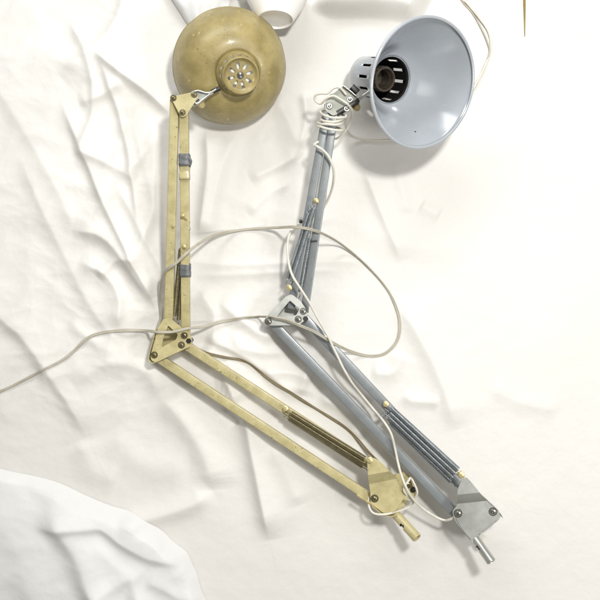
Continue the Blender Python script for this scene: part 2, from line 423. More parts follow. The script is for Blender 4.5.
# ---------------------------------------------------------------- gathered second cloth, bottom-left corner
def build_gather():
    edge = smooth_poly([(-120,432),(-20,462),(60,484),(95,498),(130,512),(158,526),(180,546),(194,566),(203,588),(212,625),(222,690),(225,760)], 14)
    bm = bmesh.new(); nv = 200; rows = []
    for i, (ex, ey) in enumerate(edge):
        a = edge[max(i-1, 0)]; b = edge[min(i+1, len(edge)-1)]
        tx, ty = b[0]-a[0], b[1]-a[1]; l = math.hypot(tx, ty); nx, ny = -ty/l, tx/l      # inward (down-left)
        # blend inward direction to one common direction so that rows never cross
        k = .55; nx = nx*(1-k) - .66*k; ny = ny*(1-k) + .75*k
        row = []; t = i/(len(edge)-1)
        for j in range(nv):
            v = (j/(nv-1))**1.25 * 330
            wv = 1.2*math.sin(t*29) + .5*math.sin(t*61+1); X, Y = ex + nx*(v+wv), ey + ny*(v+wv)
            h = 2.0*(1-math.exp(-v/3)) + 15*(1-math.exp(-v/24))*1.15 * math.exp(-(v/230)**4) + .35*math.sin(X/6.3+Y/9)*min(1, v/10)
            row.append(Vector(((X-300)/600, (300-Y)/600, h/1000)))
        rows.append(row)
    arr = np.array([[tuple(p) for p in r] for r in rows]); base = cloth_h(arr[..., 0], arr[..., 1])
    folds = [
     ([(40,520),(86,526),(108,524),(128,540),(152,556),(182,560)], 13, 5, 26, 1.5),
     ([(182,560),(195,575),(200,600)], 4, 10, 6, 1.6),
     ([(55,500),(80,552),(92,574),(108,612),(120,650)], 22, 11, 20, 1.7),
     ([(92,606),(106,588),(134,573),(140,590),(146,625)], 13, 10, 9, 1.5),
     ([(148,578),(165,584),(182,592),(205,596)], 6, 5, 10, 1.4),
     ([(95,540),(118,560),(135,571)], 4, 7, 7, 1.5),
     ([(100,508),(130,530),(165,548)], 3, 10, 6, 1.6),
     ([(30,480),(60,500),(90,510)], 4, 9, 14, 1.6),
     ([(0,500),(30,560),(50,640)], 9, 20, 30, 1.8),
     ([(-60,480),(-30,560),(-20,660)], 7, 24, 34, 1.8),
     ([(150,610),(165,640),(170,700)], 12, 12, 16, 1.8)]
    fx = np.asarray(300+600*arr[..., 0], np.float32); fy = np.asarray(300-600*arr[..., 1], np.float32)
    fx = fx + 2.0*np.sin(fy/9) ; fy = fy + 2.0*np.sin(fx/11)
    cr = np.zeros_like(fx)
    for cx, sx, lam, ph in WAVES:
        lam *= .8; v_ = (fx*cx + fy*sx)/lam*2*math.pi + ph*2 + 1.6*np.sin((fx*sx - fy*cx)/(lam*1.9) + ph)
        cr += (1-np.abs(np.sin(v_*.5)))**1.3*lam*.011
    arr[..., 2] += cr/1000*np.clip(np.linspace(0, 1, nv)[None, :]**1.25*330/10, 0, 1)
    vv = np.linspace(0, 1, nv)[None, :]**1.25*330
    arr[..., 2] += ridge_field(fx, fy, [(smooth_poly(p), *q) for p, *q in folds])*.75/1000*np.clip(vv/14, 0, 1)
    arr[..., 2] += base + .0012
    vs = [[bm.verts.new(p) for p in r] for r in arr]
    for i in range(len(vs)-1):
        for j in range(nv-1): bm.faces.new((vs[i][j], vs[i][j+1], vs[i+1][j+1], vs[i+1][j]))
    o = obj('gathered_cloth', bm, M_CLOTH2)
    s = o.modifiers.new('thickness', 'SOLIDIFY'); s.thickness = .0008; s.offset = 1
    o['label'] = 'cool white cotton cloth bunched in thick folds over the cream sheet'
    o['category'] = 'cloth'
build_gather()

# ---------------------------------------------------------------- small shared builders
def screw(parent, px, py, z, r=.0042, mat=M_STEEL, nrm=Vector((0, 0, 1)), name='screw'):
    bm = bmesh.new(); M = frame_from_axis(P(px, py, z), nrm, Vector((random.uniform(-1, 1), random.uniform(-1, 1), .1)))
    lathe(bm, [(0, -.0022), (r*.22, -.0022), (r*.24, -.0008), (r*.30, -.0008), (r*.34, -.0024), (r*.62, -.0020), (r*.72, -.0008), (r*.74, -.0006), (r, -.0006), (r*1.02, .0002), (r*1.02, .001)], M, 24)
    c = [(-r*.60, -r*.09), (r*.60, -r*.09), (r*.60, r*.09), (-r*.60, r*.09)]
    for z0, z1 in ((.0018, .00245),):
        a = [bm.verts.new(M @ Vector((x, y, z1))) for x, y in c]; b_ = [bm.verts.new(M @ Vector((x, y, z0))) for x, y in c]
        bm.faces.new(a).material_index = 1  # raised dark bar stands in for the shade of the screw slot
        for i in range(4): bm.faces.new((a[i], a[(i+1) % 4], b_[(i+1) % 4], b_[i])).material_index = 1
    lathe(bm, [(r*1.02, .0004), (r*1.03, -.0004), (r*1.22, -.0003), (r*1.25, .001)], M, 24, mi=1)
    return obj(name, bm, [mat, M_WASHER_SLOT], parent, 40)

def bar(parent, a, b, wd, ht, mat, name='arm_bar'):
    bm = bmesh.new(); A, B = P(*a), P(*b)
    sweep(bm, [A.lerp(B, k/6) for k in range(7)], rounded_rect(wd, ht, .0016, 3))
    return obj(name, bm, mat, parent, 50)

def peg(parent, px, py, z, r, hgt, mat, name='spring_post', lean=Vector((0, 0, 1))):
    bm = bmesh.new(); M = frame_from_axis(P(px, py, z), lean)
    lathe(bm, [(0, 0), (r*.7, 0), (r*.95, .0006), (r, .0016), (r, .0032), (r*.8, .0040), (r*.55, .0045), (r*.55, hgt-.003), (r*.8, hgt-.002), (r*.8, hgt), (0, hgt)], M, 24)
    return obj(name, bm, mat, parent, 45)

def spring(parent, a, b, mat, R=.0030, wr=.00062, pitch=.00145, hook=.010, bow=0.0):
    A, B = P(*a), P(*b); t = (B-A).normalized(); bm = bmesh.new()
    helix(bm, A + t*hook, B - t*hook, R, wr, pitch)
    for p, q in ((A, A + t*hook), (B, B - t*hook)):
        s = t.cross(Vector((0, 0, 1))).normalized()
        mid = p.lerp(q, .5)
        sweep(bm, catmull([p - (q-p)*.15 + Vector((0, 0, .0005)), p + s*.0012, mid + Vector((0, 0, .001)), q + s*R*.4, q + s*R], 5), circle(wr*1.1, 6))
    return obj('spring', bm, mat, parent)

def cable_points(pts, r, rest=True):
    """pts: (px, py, dz) with dz the gap above the cloth in mm, or ('z', height mm) for an absolute height"""
    ctl = []
    for p in pts:
        px, py, dz = p[0], p[1], p[2] if len(p) > 2 else 0
        if len(p) > 3: z = dz/1000
        else:
            z = .01
            for _ in range(3):
                q = P(px, py, z); z = ch(q.x, q.y) + r + dz/1000
        ctl.append(P(px + random.uniform(-.45, .45), py + random.uniform(-.45, .45), z))
    out = catmull(ctl, 9)
    for q in out:
        zz = ch(q.x, q.y) + r*.9
        if q.z < zz: q.z = zz
    return out

def cord(parent, pts, mat, r=.0013, twin=True, tw=None, name='power_cord'):
    cp = cable_points(pts, r)
    if twin:
        sec = []
        for i in range(8): a = math.radians(-152 + 304*i/7); sec.append((r*1.02 + r*math.cos(a), r*math.sin(a)))
        sec += [(-x, -y) for x, y in sec]
        f = tw or (lambda t: .6*math.sin(t*13) + .5*math.sin(t*31+1))
    else: sec = circle(r, 10); f = None
    bm = bmesh.new(); sweep(bm, cp, sec, twist=f)
    return obj(name, bm, mat, parent, 60)

# ================================================================ BEIGE LAMP
G = 'old spring balanced desk lamps'
B = thing('desk_lamp', 'old beige enamel spring arm desk lamp lying on white cloth, its dome shade facing down', 'desk lamp', P(170, 345, 0), G)

# -- shade
rimc = P(230, 67, .046); capc = P(241, 76, .137)
A1 = (capc - rimc).normalized(); Ld = (capc - rimc).length
MS = frame_from_axis(capc, A1)
RB = .0915
neck = [(.0261, 0), (.0274, .0010), (.0280, .0030), (.0290, .009), (.0296, .0112), (.0301, .0165), (.0310, .023), (.0322, .028), (.0340, .0305)]
dome = [(.0340, .0305)]
for i in range(1, 25):
    a = i/24*math.radians(83)
    dome.append((.0348 + (RB-.0348)*math.sin(a)/math.sin(math.radians(83)), .031 + (Ld-.031)*(1-math.cos(a))/(1-math.cos(math.radians(83)))))
dome += [(RB+.0008, Ld+.0008), (RB+.0004, Ld+.0022), (RB-.0008, Ld+.0022), (RB-.0014, Ld+.0008)]
bm = bmesh.new(); lathe(bm, dome, MS, 128)
for v in bm.verts:                                      # dents in the old rim and dome
    l = MS.inverted() @ v.co; a = math.atan2(l.y, l.x); k = max(0, min(1, (-l.z-.05)/.05))
    f = 1 - .010*k*math.exp(-((a-.2)/.18)**2) - .008*k*math.exp(-((a-2.2)/.15)**2) + .004*k*math.sin(3*a+.4)
    v.co = MS @ Vector((l.x*f, l.y*f, l.z))
sh = obj('lamp_shade', bm, [M_SHADE_B, M_BEIGE_IN], B)
sm = sh.modifiers.new('thickness', 'SOLIDIFY'); sm.thickness = .0011; sm.offset = -1; sm.material_offset = 1
# -- neck with small square vents
S = 144
def skip_neck(i, k):
    if i not in (3, 4): return False
    c = (k + 2) % 9
    return c < 4
bm = bmesh.new(); lathe(bm, neck, MS, S, skip_neck)
nk = obj('shade_neck', bm, [M_SHADE_B, M_BLACK], sh, 60)  # inner wall coloured black to put shade behind the vents
sm = nk.modifiers.new('thickness', 'SOLIDIFY'); sm.thickness = .0010; sm.offset = -1; sm.material_offset = 1
# -- vented cap: eight radial slots
cap_r = [.0036, .0085, .0108, .0135, .0162, .0195, .0215, .0235, .0252, .0276, .0290, .0290]
cap_r = [c_*.9 for c_ in cap_r]
cap_s = [.0050, .0052, .0052, .0052, .0052, .0052, .0052, .0052, .0044, .0006, -.0008, .0002]
def skip_cap(i, k):
    if i < 2 or i > 5: return False
    rm = (cap_r[i]+cap_r[i+1])/2; half = .0021/rm/(2*math.pi)*S
    c = (k + .5 - 5) % (S/8); d = min(c, S/8 - c)
    return d < half
bm = bmesh.new(); lathe(bm, list(zip(cap_r, cap_s)), MS, S, skip_cap)
cp_ = obj('vented_cap', bm, [M_SHADE_B, M_BLACK], sh, 50)  # black underside darkens the slots by colour
sm = cp_.modifiers.new('thickness', 'SOLIDIFY'); sm.thickness = .0009; sm.offset = -1; sm.material_offset = 1
bm = bmesh.new()
Mn = MS @ Matrix.Translation((0, 0, -.0048))
lathe(bm, [(0, -.0010), (.0012, -.0010), (.0013, -.0030), (.0026, -.0036), (.0040, -.0030), (.0044, -.0012), (.0052, -.0008), (.0054, .0004)], Mn, 24)
obj('cap_nut', bm, M_STEEL, sh, 40)
bm = bmesh.new()
Ms = MS @ Matrix.Translation((0, 0, -.009))
lathe(bm, [(0, -.001), (.0155, -.001), (.0170, .001), (.0170, .034), (.014, .037), (.011, .037), (.011, .015), (0, .015)], Ms, 48)
obj('bulb_socket', bm, M_SLOT_WHITE, sh, 40)  # white socket added close under the slots to make them read bright

# -- head: triangular plates, swivel bracket, knob
zh = .128
bm = bmesh.new()
tri = soften([(171.5, 99), (177, 96.5), (195, 92.6), (198.6, 96), (186, 116), (181.5, 117.2), (178.8, 113)], 2.4)
prism(bm, [tri], zh-.0014, zh)
hp = bevel(obj('head_bracket', bm, M_BEIGE, B, 40), .0003)
bm = bmesh.new(); prism(bm, [[(x-.5, y-1) for x, y in tri]], zh-.0254, zh-.024); bevel(obj('bracket_plate', bm, M_BEIGE, hp, 40), .0003)
for x, y in ((173.4, 98.0), (194.2, 94.6), (182.6, 112.6)): screw(hp, x, y, zh, .0040, M_SCREW_B)
bm = bmesh.new()
# swivel: curved steel strap from the head to the neck
strap = catmull([P(192, 93.5, .122), P(198, 91.5, .121), (P(206, 93.5, .119)), P(211, 93.2, .118), P(216.5, 90.0, .118)], 8)
sweep(bm, strap, rounded_rect(.0022, .013, .0008), scale=lambda t: 1.0)
strap = catmull([P(193, 99, .122), P(197, 104, .120), (P(204, 99, .118)), P(210, 94.5, .116), P(216, 91.0, .115)], 8)
sweep(bm, strap, rounded_rect(.0020, .010, .0008))
top = soften([(192, 92.5), (197, 89.6), (204, 91.5), (214, 93.0), (212, 94.2), (206, 95.2), (198, 103.5), (193.6, 107), (192.0, 105)], 1.2)
prism(bm, [top], .1185, .120)
obj('swivel_bracket', bm, M_GALV, B, 45)
bm = bmesh.new(); sweep(bm, [P(211.5, 92.0, .118), P(220, 88.2, .117)], circle(.0036, 16))
obj('swivel_pin', bm, M_BLACK, B, 45)
bm = bmesh.new(); lathe(bm, [(0, 0), (.0042, 0), (.0054, .0012), (.0056, .003), (.0056, .006), (.0045, .0075), (0, .0075)], frame_from_axis(P(202, 105.0, .112), Vector((.35, -.55, .9))), 32)
obj('wing_knob', bm, M_BRASS, B, 45)
bm = bmesh.new(); sweep(bm, [P(194.2, 104.5, .121), P(200, 100.5, .121)], circle(.0030, 14)); obj('lock_bolt', bm, M_STEEL, B, 45)

# -- arms
zt, ze, zb = .116, .040, .046
bw = .0140
bar(B, (174.9, 100, zt), (168.6, 330, ze+.003), bw, .012, M_BEIGE)
bar(B, (184.2, 112, zt), (186.0, 338, ze+.003), bw, .012, M_BEIGE)
bar(B, (188.0, 346.5, ze), (374.0, 467, zb), .0142, .012, M_BEIGE)
bar(B, (158.0, 357.5, ze), (375.0, 500.5, zb), .0142, .012, M_BEIGE)
# tape patches round the second bar
def wrap(px0, py0, px1, py1, z, wd, ht, mat, name):
    bm = bmesh.new(); A_, B_ = P(px0, py0, z), P(px1, py1, z); n = 6; rr = []
    sec = rounded_rect(wd, ht, .002, 3)
    pts = [A_.lerp(B_, k/n) for k in range(n+1)]
    sweep(bm, pts, sec, caps=False)
    for v in bm.verts: v.co += Vector((random.uniform(-1, 1), random.uniform(-1, 1), random.uniform(-1, 1))) * .00035
    o = obj(name, bm, mat, B, 35); s_ = o.modifiers.new('thickness', 'SOLIDIFY'); s_.thickness = .0005; s_.offset = 1
def zlerp(py): return zt + (ze+.003-zt)*(py-112)/(338-112)
wrap(184.6, 154.5, 184.7, 166.5, zlerp(160), bw+.0018, .0165, M_TAPE, 'duct_tape')
wrap(184.8, 166.2, 184.9, 180, zlerp(173), bw+.0006, .0135, M_CLEARTAPE, 'clear_tape')
wrap(185.4, 263.5, 185.5, 277, zlerp(270), bw+.0016, .0165, M_TAPE, 'duct_tape')
bm = bmesh.new(); q = P(188.6, 160, zlerp(160)+.006)
sweep(bm, catmull([q+Vector((-.003, .008, .001)), q+Vector((.001, .003, .003)), q+Vector((.004, -.002, .003)), q+Vector((.002, -.009, .001))], 5), rounded_rect(.004, .0006, .0002))
obj('tape_flap', bm, M_TAPE, B, 45)
# elbow
bm = bmesh.new()
el = soften([(167.4, 317.6), (172, 319.6), (184, 329.5), (188.5, 331.6), (192.6, 340.5), (190.5, 346.5), (184, 349.4), (155.5, 362.6), (151.4, 360.6), (150.4, 356), (157.8, 328.5), (163, 319.6)], 1.8)
hole = soften([(168, 325.5), (178, 334.5), (176, 339.5), (161.5, 347.5), (163.5, 337)], 1.4)
prism(bm, [el, hole], .0556, .057)
eb = bevel(obj('elbow_bracket', bm, M_BEIGE, B, 40), .0003)
bm = bmesh.new(); prism(bm, [[(x-.3, y+1) for x, y in el]], .018, .0194); bevel(obj('bracket_plate', bm, M_BEIGE, eb, 40), .0003)
bm = bmesh.new()                                         # folded side wall of the bracket
wall = [P(x, y, .0365) for x, y in ((190.8, 345.6), (184, 348.9), (170, 355.6), (155.8, 362.0), (151.6, 360.2), (150.8, 356), (154.6, 341), (158.2, 328.8))]
sweep(bm, catmull(wall, 3), rounded_rect(.0013, .0385, .0004))
obj('bracket_wall', bm, M_BEIGE, eb, 45)
for x, y in ((154.3, 355), (181.4, 345), (184.2, 335.6)): screw(eb, x, y, .057, .0046, M_SCREW_B)
bm = bmesh.new(); lathe(bm, [(0, 0), (.0042, 0), (.0046, .001), (.0046, .030)], frame_from_axis(P(188.6, 341, .0585), Vector((0, 0, 1))), 6); obj('hex_nut', bm, M_BLACK, eb, 30)
# springs and posts
peg(B, 182.2, 214.5, .099, .0036, .022, M_BRASS, lean=Vector((-.35, .5, .8)))
peg(B, 173.0, 226.5, zlerp(226)+.008, .0022, .006, M_BRASS)
peg(B, 190.3, 229.0, zlerp(229)+.004, .0024, .010, M_STEEL, lean=Vector((1, -.1, .3)))
spring(B, (181.3, 243, .066), (173.6, 322, .042), M_SPRING_B, R=.0034)
spring(B, (183.6, 246, .060), (178.4, 326, .038), M_SPRING_B, R=.0034)
peg(B, 184.2, 246.5, .085, .003, .016, M_BRASS)
peg(B, 285.5, 408.5, .062, .0046, .012, M_BRASS, lean=Vector((-.2, .2, 1)))
peg(B, 369.8, 460, .092, .0046, .012, M_BRASS, lean=Vector((-.2, .2, 1)))
spring(B, (285.5, 409.5, .057), (370, 461.5, .060), M_SPRING_B, R=.0036)
spring(B, (284.5, 413.2, .052), (368.5, 466, .054), M_SPRING_B, R=.0036)
spring(B, (284.0, 415.8, .044), (367.8, 469.8, .046), M_SPRING_B, R=.0034)

# base bracket
bm = bmesh.new()
bp_ = soften([(367, 461), (373, 457.5), (379, 460.5), (395.5, 476.5), (407, 493.5), (395.8, 510.8), (391, 514.5), (383, 513), (370.6, 503), (370.4, 493), (368.4, 480)], 2.2)
bent_plate(bm, bp_, (380, 473), ((380, 482), (396, 479)), .0850, .068)
bk = soften([(396, 474), (404, 472), (411.5, 477.5), (418.2, 489), (416.8, 496), (409, 501), (397, 513), (386, 517), (374, 508), (380, 480)], 2.2)
bb = bevel(obj('base_bracket', bm, M_BEIGE, B, 40), .0003)
bm = bmesh.new(); prism(bm, [bk], .0306, .032); bevel(obj('bracket_plate', bm, M_BEIGE, bb, 40), .0003)
bm = bmesh.new()
wall = [P(x, y, .0495) for x, y in ((370.9, 492), (371.0, 502.6), (377, 508.0), (383, 512.4), (391, 513.6), (395.4, 510.3))]
sweep(bm, catmull(wall, 3), rounded_rect(.0013, .0365, .0004)); obj('bracket_wall', bm, M_BEIGE, bb, 45)
screw(bb, 374.6, 498.5, .068, .0052, M_SCREW_B)
screw(bb, 408.6, 484.6, .034, .0046, M_SCREW_B); screw(bb, 413.2, 489.8, .034, .0040, M_BLACK)
bm = bmesh.new(); sweep(bm, [P(356.8, 494.8, .066), P(378.4, 508.4, .068)], rounded_rect(.0036, .0016, .0006)); obj('tension_strip', bm, M_BRASS, bb, 45)

def stem_pin(parent, a, b, r, mat, end):
    """hollow mounting tube with a locking notch; narrower waist at the notch"""
    A_, B_ = P(*a), P(*b); L_ = (B_-A_).length; ax = (A_-B_).normalized()
    M = frame_from_axis(A_, ax, Vector((1, .6, 0))); seg = 40
    prof = [(0, 0), (r*.9, 0), (r, .001)]; n = 16
    prof += [(r, .001 + (L_-.002)*k/n) for k in range(1, n)] + [(r, L_-.0008), (r*.93, L_), (r*.74, L_), (r*.72, L_-.004), (r*.72, L_-.014), (0, L_-.014)]
    def sk(i, k): return 10 <= i-2+2 <= 11 and 15 <= k <= 26
    bm = bmesh.new(); lathe(bm, prof, M, seg, sk)
    return obj('mounting_pin', bm, mat, parent, 45)
stem_pin(bb, (390, 508, .046), (417.2, 538.2, .084), .0078, M_BEIGE, M_BLACK)
bm = bmesh.new(); sweep(bm, [P(389, 507, .0455), P(412, 533, .078)], circle(.0052, 14)); obj('pin_notch_dark', bm, M_BLACK, bb, 45)  # black core added inside the tube so the notch reads dark

# cord of the beige lamp
cord(B, [(-40,402,0),(0,391,0),(35,374,0),(62,360,0),(75,350,0),(88,338,0),(102,332.5,0),(122,330.5,4),(145,331,20,1*0) ,(156,332,62,'z'),(172,331.5,62,'z'),(188,328.5,62,'z'),(202,326.5,38,'z'),(222,322,4),(244,318,0),(256,316.6,6),(262,316.2,30,'z'),(272,317,66,'z'),(285,320,68,'z'),
         (300,325.5,67,'z'),(314,332,64,'z'),(330,341,58,'z'),(341,347,40,'z'),(352,351.5,10),(368,356,0),(384,354,0),(396,343,0),(400,328,0),(398,312,0),(389,293,0),(375,274,1),(358,257,4),(340,243.5,16),(322,233.5,64,'z'),(306,228.5,78,'z'),(292,226.8,70,'z'),(276,227.5,22),
         (255,228.5,2),(235,230.5,2),(215,235,20),(200,243,60,'z'),(188,252,88,'z'),(177,262,88,'z'),(168,269,80,'z'),(162.5,277,60,'z'),(160.2,289,40,'z'),(160.2,302,26,'z'),(161.6,315,26,'z'),(159.0,324,24,'z'),(155,338,22,'z'),(156,348,24,'z')], M_CORD, r=.0012)
cord(B, [(189,343,34,'z'),(197,349,22,'z'),(210,354,6),(228,358,1),(240,360,0),(250,364,0),(262,374,0),(276,384,1),(292,393.5,1),(310,405,1),(328,416,0),(346,428,1),(358,440,3),(368,451,10),(378,461,24,'z'),(388,472,30,'z')], M_CORD3, r=.0012, name='twin_flex')
# loose white cord loop round the base bracket
cord(B, [(404,485,36,'z'),(410,478,44,'z'),(414.5,484,48,'z'),(417.5,492,48,'z'),(414.5,498,42,'z'),(409,500.5,36,'z'),(404,499,26,'z')], M_CORD2, r=.0018, twin=False, name='cord_loop')

# ================================================================ GREY-BLUE LAMP
D = thing('desk_lamp', 'grey blue desk lamp with open conical shade facing up and white cord round its head', 'desk lamp', P(290, 315, 0), G)
rc = P(423.2, 83.6, .156)
V = (Vector((0, 0, H)) - rc).normalized(); Dd = Vector((1, -.115, 0)); Rr = (Dd - V*Dd.dot(V)).normalized()
th = math.radians(38.0); A2 = (V*math.cos(th) + Rr*math.sin(th)).normalized()
Lg = .150; RG = .0925
# local frame: origin at back end, local -Z (s increasing) points along A2 -> use axis = -A2
MG = frame_from_axis(rc - A2*Lg, -A2, Vector((0, 1, 0)))
neckp = [(.0, -.010), (.016, -.010), (.024, -.0088), (.0305, -.0055), (.0335, -.0005), (.0345, .010), (.0348, .022), (.0352, .030), (.0355, .053), (.0356, .060), (.0358, .068)]
flare = [(.0358, .068), (.0366, .0705), (.0392, .0722), (.0412, .0742)]
for i in range(1, 22):
    t = i/21; flare.append((.0412 + (RG-.0412)*(t**.93), .0742 + (Lg-.0742)*(t**1.04)))
flare += [(RG+.0012, Lg+.0002), (RG+.0022, Lg+.0012), (RG+.0022, Lg+.0026), (RG+.0010, Lg+.0034), (RG-.0004, Lg+.0030), (RG-.0008, Lg+.0018)]
bm = bmesh.new(); lathe(bm, flare, MG, 144)
sg_ = obj('lamp_shade', bm, M_SHADE_G, D)
s_ = sg_.modifiers.new('thickness', 'SOLIDIFY'); s_.thickness = .0010; s_.offset = 1
def skip_g(i, k):
    c = (k + 3) % 16
    if i in (7,): return c < 4
    return False
bm = bmesh.new(); lathe(bm, neckp, MG, 192, skip_g)
ng = obj('shade_neck', bm, [M_SHADE_G, M_BLACK], sg_, 60)
s_ = ng.modifiers.new('thickness', 'SOLIDIFY'); s_.thickness = .0010; s_.offset = -1; s_.material_offset = 1
bm = bmesh.new()
lathe(bm, [(0, .004), (.019, .004), (.020, .006), (.020, .050), (.0190, .053), (.0160, .053), (.0150, .050), (.0150, .046), (.0138, .044), (.0150, .041), (.0138, .038), (.0150, .035), (.0138, .032), (.0150, .029), (.0138, .024), (0, .024)], MG, 64)
M_SOCK = metal('brown_bakelite', srgb(74, 66, 56), .35, 0.1, srgb(40, 36, 30), .5, 60, .05)
obj('bulb_socket', bm, M_SOCK, sg_, 50)
# small grub mark: hole in the reflector
l = MG @ Vector((0, 0, 0))
def on_flare(t, ang, off=0.0):
    r = .0412 + (RG-.0412)*(t**.93); s = .0742 + (Lg-.0742)*(t**1.04)
    return MG @ Vector(((r-off)*math.cos(ang), (r-off)*math.sin(ang), -s))
best = min(((math.radians(a), t/20) for a in range(0, 360, 3) for t in range(4, 20)), key=lambda q: (lambda p: math.hypot(300 + p.x*600*H/(H-p.z) - 416, 300 - p.y*600*H/(H-p.z) - 133))(on_flare(q[1], q[0])))
bm = bmesh.new(); c0 = on_flare(best[1], best[0], .0010)
tv = (on_flare(best[1]+.03, best[0], .001) - c0).normalized(); ta = (on_flare(best[1], best[0]+.03, .001)-c0).normalized(); nn = tv.cross(ta)
if nn.dot(V) < 0: nn = -nn
vs = [bm.verts.new(c0 + ta*x*.0016 + tv*y*.0009 + nn*.0003) for x, y in circle(1, 12)]; bm.faces.new(vs); obj('rivet_hole', bm, M_BLACK, sg_)

# head clamp
zg = .094
bm = bmesh.new()
cl = soften([(341.5, 86.5), (346, 87), (356.5, 95.5), (358.8, 101.5), (338.5, 113.8), (333, 116), (325, 110), (324.6, 104.5), (326.2, 99)], 2.0)
prism(bm, [cl], zg-.0014, zg)
hb = bevel(obj('head_bracket', bm, M_GALV_DULL, D, 40), .0003)
bm = bmesh.new(); prism(bm, [[(x-.6, y-.6) for x, y in cl]], zg-.026, zg-.0246); bevel(obj('bracket_plate', bm, M_GALV, hb, 40), .0003)
bm = bmesh.new(); sweep(bm, [P(358.4, 101.2, zg-.009), P(336.8, 114.0, zg-.009)], rounded_rect(.0060, .0200, .001)); obj('friction_block', bm, M_BLACK, hb, 45)
for x, y in ((346.8, 108.6), (349.8, 99.4), (329.5, 106.0)): screw(hb, x, y, zg+(.0015 if x != 349.8 else 0), .0040, M_STEEL)
bm = bmesh.new(); sweep(bm, [P(351.5, 86.6, .098), P(357.6, 92.6, .096)], rounded_rect(.009, .011, .002)); obj('swivel_clip', bm, M_BLACK, hb, 45)
bm = bmesh.new(); sweep(bm, catmull([P(343.0, 85.6, .099), P(350, 91.0, .0975), P(356.2, 96.4, .096)], 5), rounded_rect(.0022, .006, .0008)); obj('swivel_strap', bm, M_STEEL, hb, 45)
bm = bmesh.new(); sweep(bm, [P(357.5, 100.4, .092), P(372, 90.0, .095)], rounded_rect(.0052, .004, .0012)); obj('swivel_rod', bm, M_GALV, hb, 45)
bm = bmesh.new(); lathe(bm, [(0, 0), (.005, 0), (.0058, .0012), (.0058, .007), (0, .0075)], frame_from_axis(P(357.6, 108.0, .082), Vector((.4, -.5, .9))), 24); obj('wing_knob', bm, M_BRASS, hb, 45)

# arms
gt, ge, gb = .082, .040, .050
bar(D, (326.6, 113, gt), (291.0, 308, ge), .0130, .012, M_GREY)
bar(D, (334.2, 114, gt), (304.5, 312, ge), .0130, .012, M_GREY)
bar(D, (271.0, 321.5, ge), (458.0, 516, gb), .0152, .012, M_GREY)
bar(D, (302.0, 315.5, ge), (464.0, 488, gb), .0152, .012, M_GREY)
def gz(py): return gt + (ge-gt)*(py-113)/(310-113)
# elbow
bm = bmesh.new()
el = soften([(286.6, 296), (291.5, 294), (300.5, 300.8), (306.4, 309.5), (308, 318), (298.5, 325.4), (269.5, 325.4), (264.6, 322.4), (265.6, 318), (276, 306.5)], 1.8)
hole = soften([(290, 300.5), (299.5, 309), (296, 315.4), (277, 317), (281.5, 310.5)], 1.4)
prism(bm, [el, hole], .0566, .058)
ge_ = bevel(obj('elbow_bracket', bm, M_GALV, D, 40), .0003)
bm = bmesh.new(); prism(bm, [[(x-.3, y+1) for x, y in el]], .018, .0194); bevel(obj('bracket_plate', bm, M_GALV, ge_, 40), .0003)
bm = bmesh.new()
wall = [P(x, y, .0375) for x, y in ((297.6, 325), (285, 325.0), (270, 325.0), (265.3, 322.4), (266.4, 318), (276.2, 307), (286.2, 296.6))]
sweep(bm, catmull(wall, 3), rounded_rect(.0013, .0385, .0004)); obj('bracket_wall', bm, M_GALV, ge_, 45)
for x, y in ((268.4, 321.3), (303.3, 311.3), (298.2, 319.3)): screw(ge_, x, y, .058, .0046)
bm = bmesh.new(); lathe(bm, [(0, 0), (.0042, 0), (.0046, .001), (.0046, .030)], frame_from_axis(P(305.6, 318.7, .0595), Vector((0, 0, 1))), 6); obj('hex_nut', bm, M_BLACK, ge_, 30)
# springs and posts
peg(D, 316.4, 200.6, gz(200)+.020, .0042, .016, M_BRASS); peg(D, 289.2, 287.6, .072, .0046, .016, M_BRASS)
spring(D, (316.2, 201.5, gz(200)+.014), (290.0, 287, .064), M_SPRING, R=.0034)
spring(D, (310.6, 207, gz(204)+.008), (286.0, 284, .056), M_SPRING, R=.0034)
spring(D, (311.0, 232, .060), (299.5, 298, .046), M_SPRING, R=.0034)
peg(D, 299.5, 221, gz(221)+.004, .003, .012, M_BLACK, lean=Vector((-1, .3, .3)))
bm = bmesh.new(); sweep(bm, [P(310.6, 241.5, gz(241)+.0075), P(317.2, 240.8, gz(241)+.0075)], rounded_rect(.0026, .003, .0008)); obj('cross_rivet', bm, M_BLACK, D, 45)
peg(D, 386.2, 404.2, .070, .0048, .014, M_BRASS); peg(D, 461.8, 475.2, .108, .0052, .016, M_BRASS)
for (x0, y0, x1, y1, z0, z1) in ((387.5, 404.5, 463, 473.8, .064, .074), (385.6, 408.6, 460.0, 477.6, .061, .070), (384.6, 413.0, 457.0, 481.0, .057, .064), (386.0, 418.0, 455.4, 485.6, .050, .056)):
    spring(D, (x0, y0, z0), (x1, y1, z1), M_SPRING, R=.0037)
bm = bmesh.new(); sweep(bm, [P(381, 417, .052), P(389, 411, .054)], circle(.0035, 12)); obj('cross_pin', bm, M_GREY, D, 45)

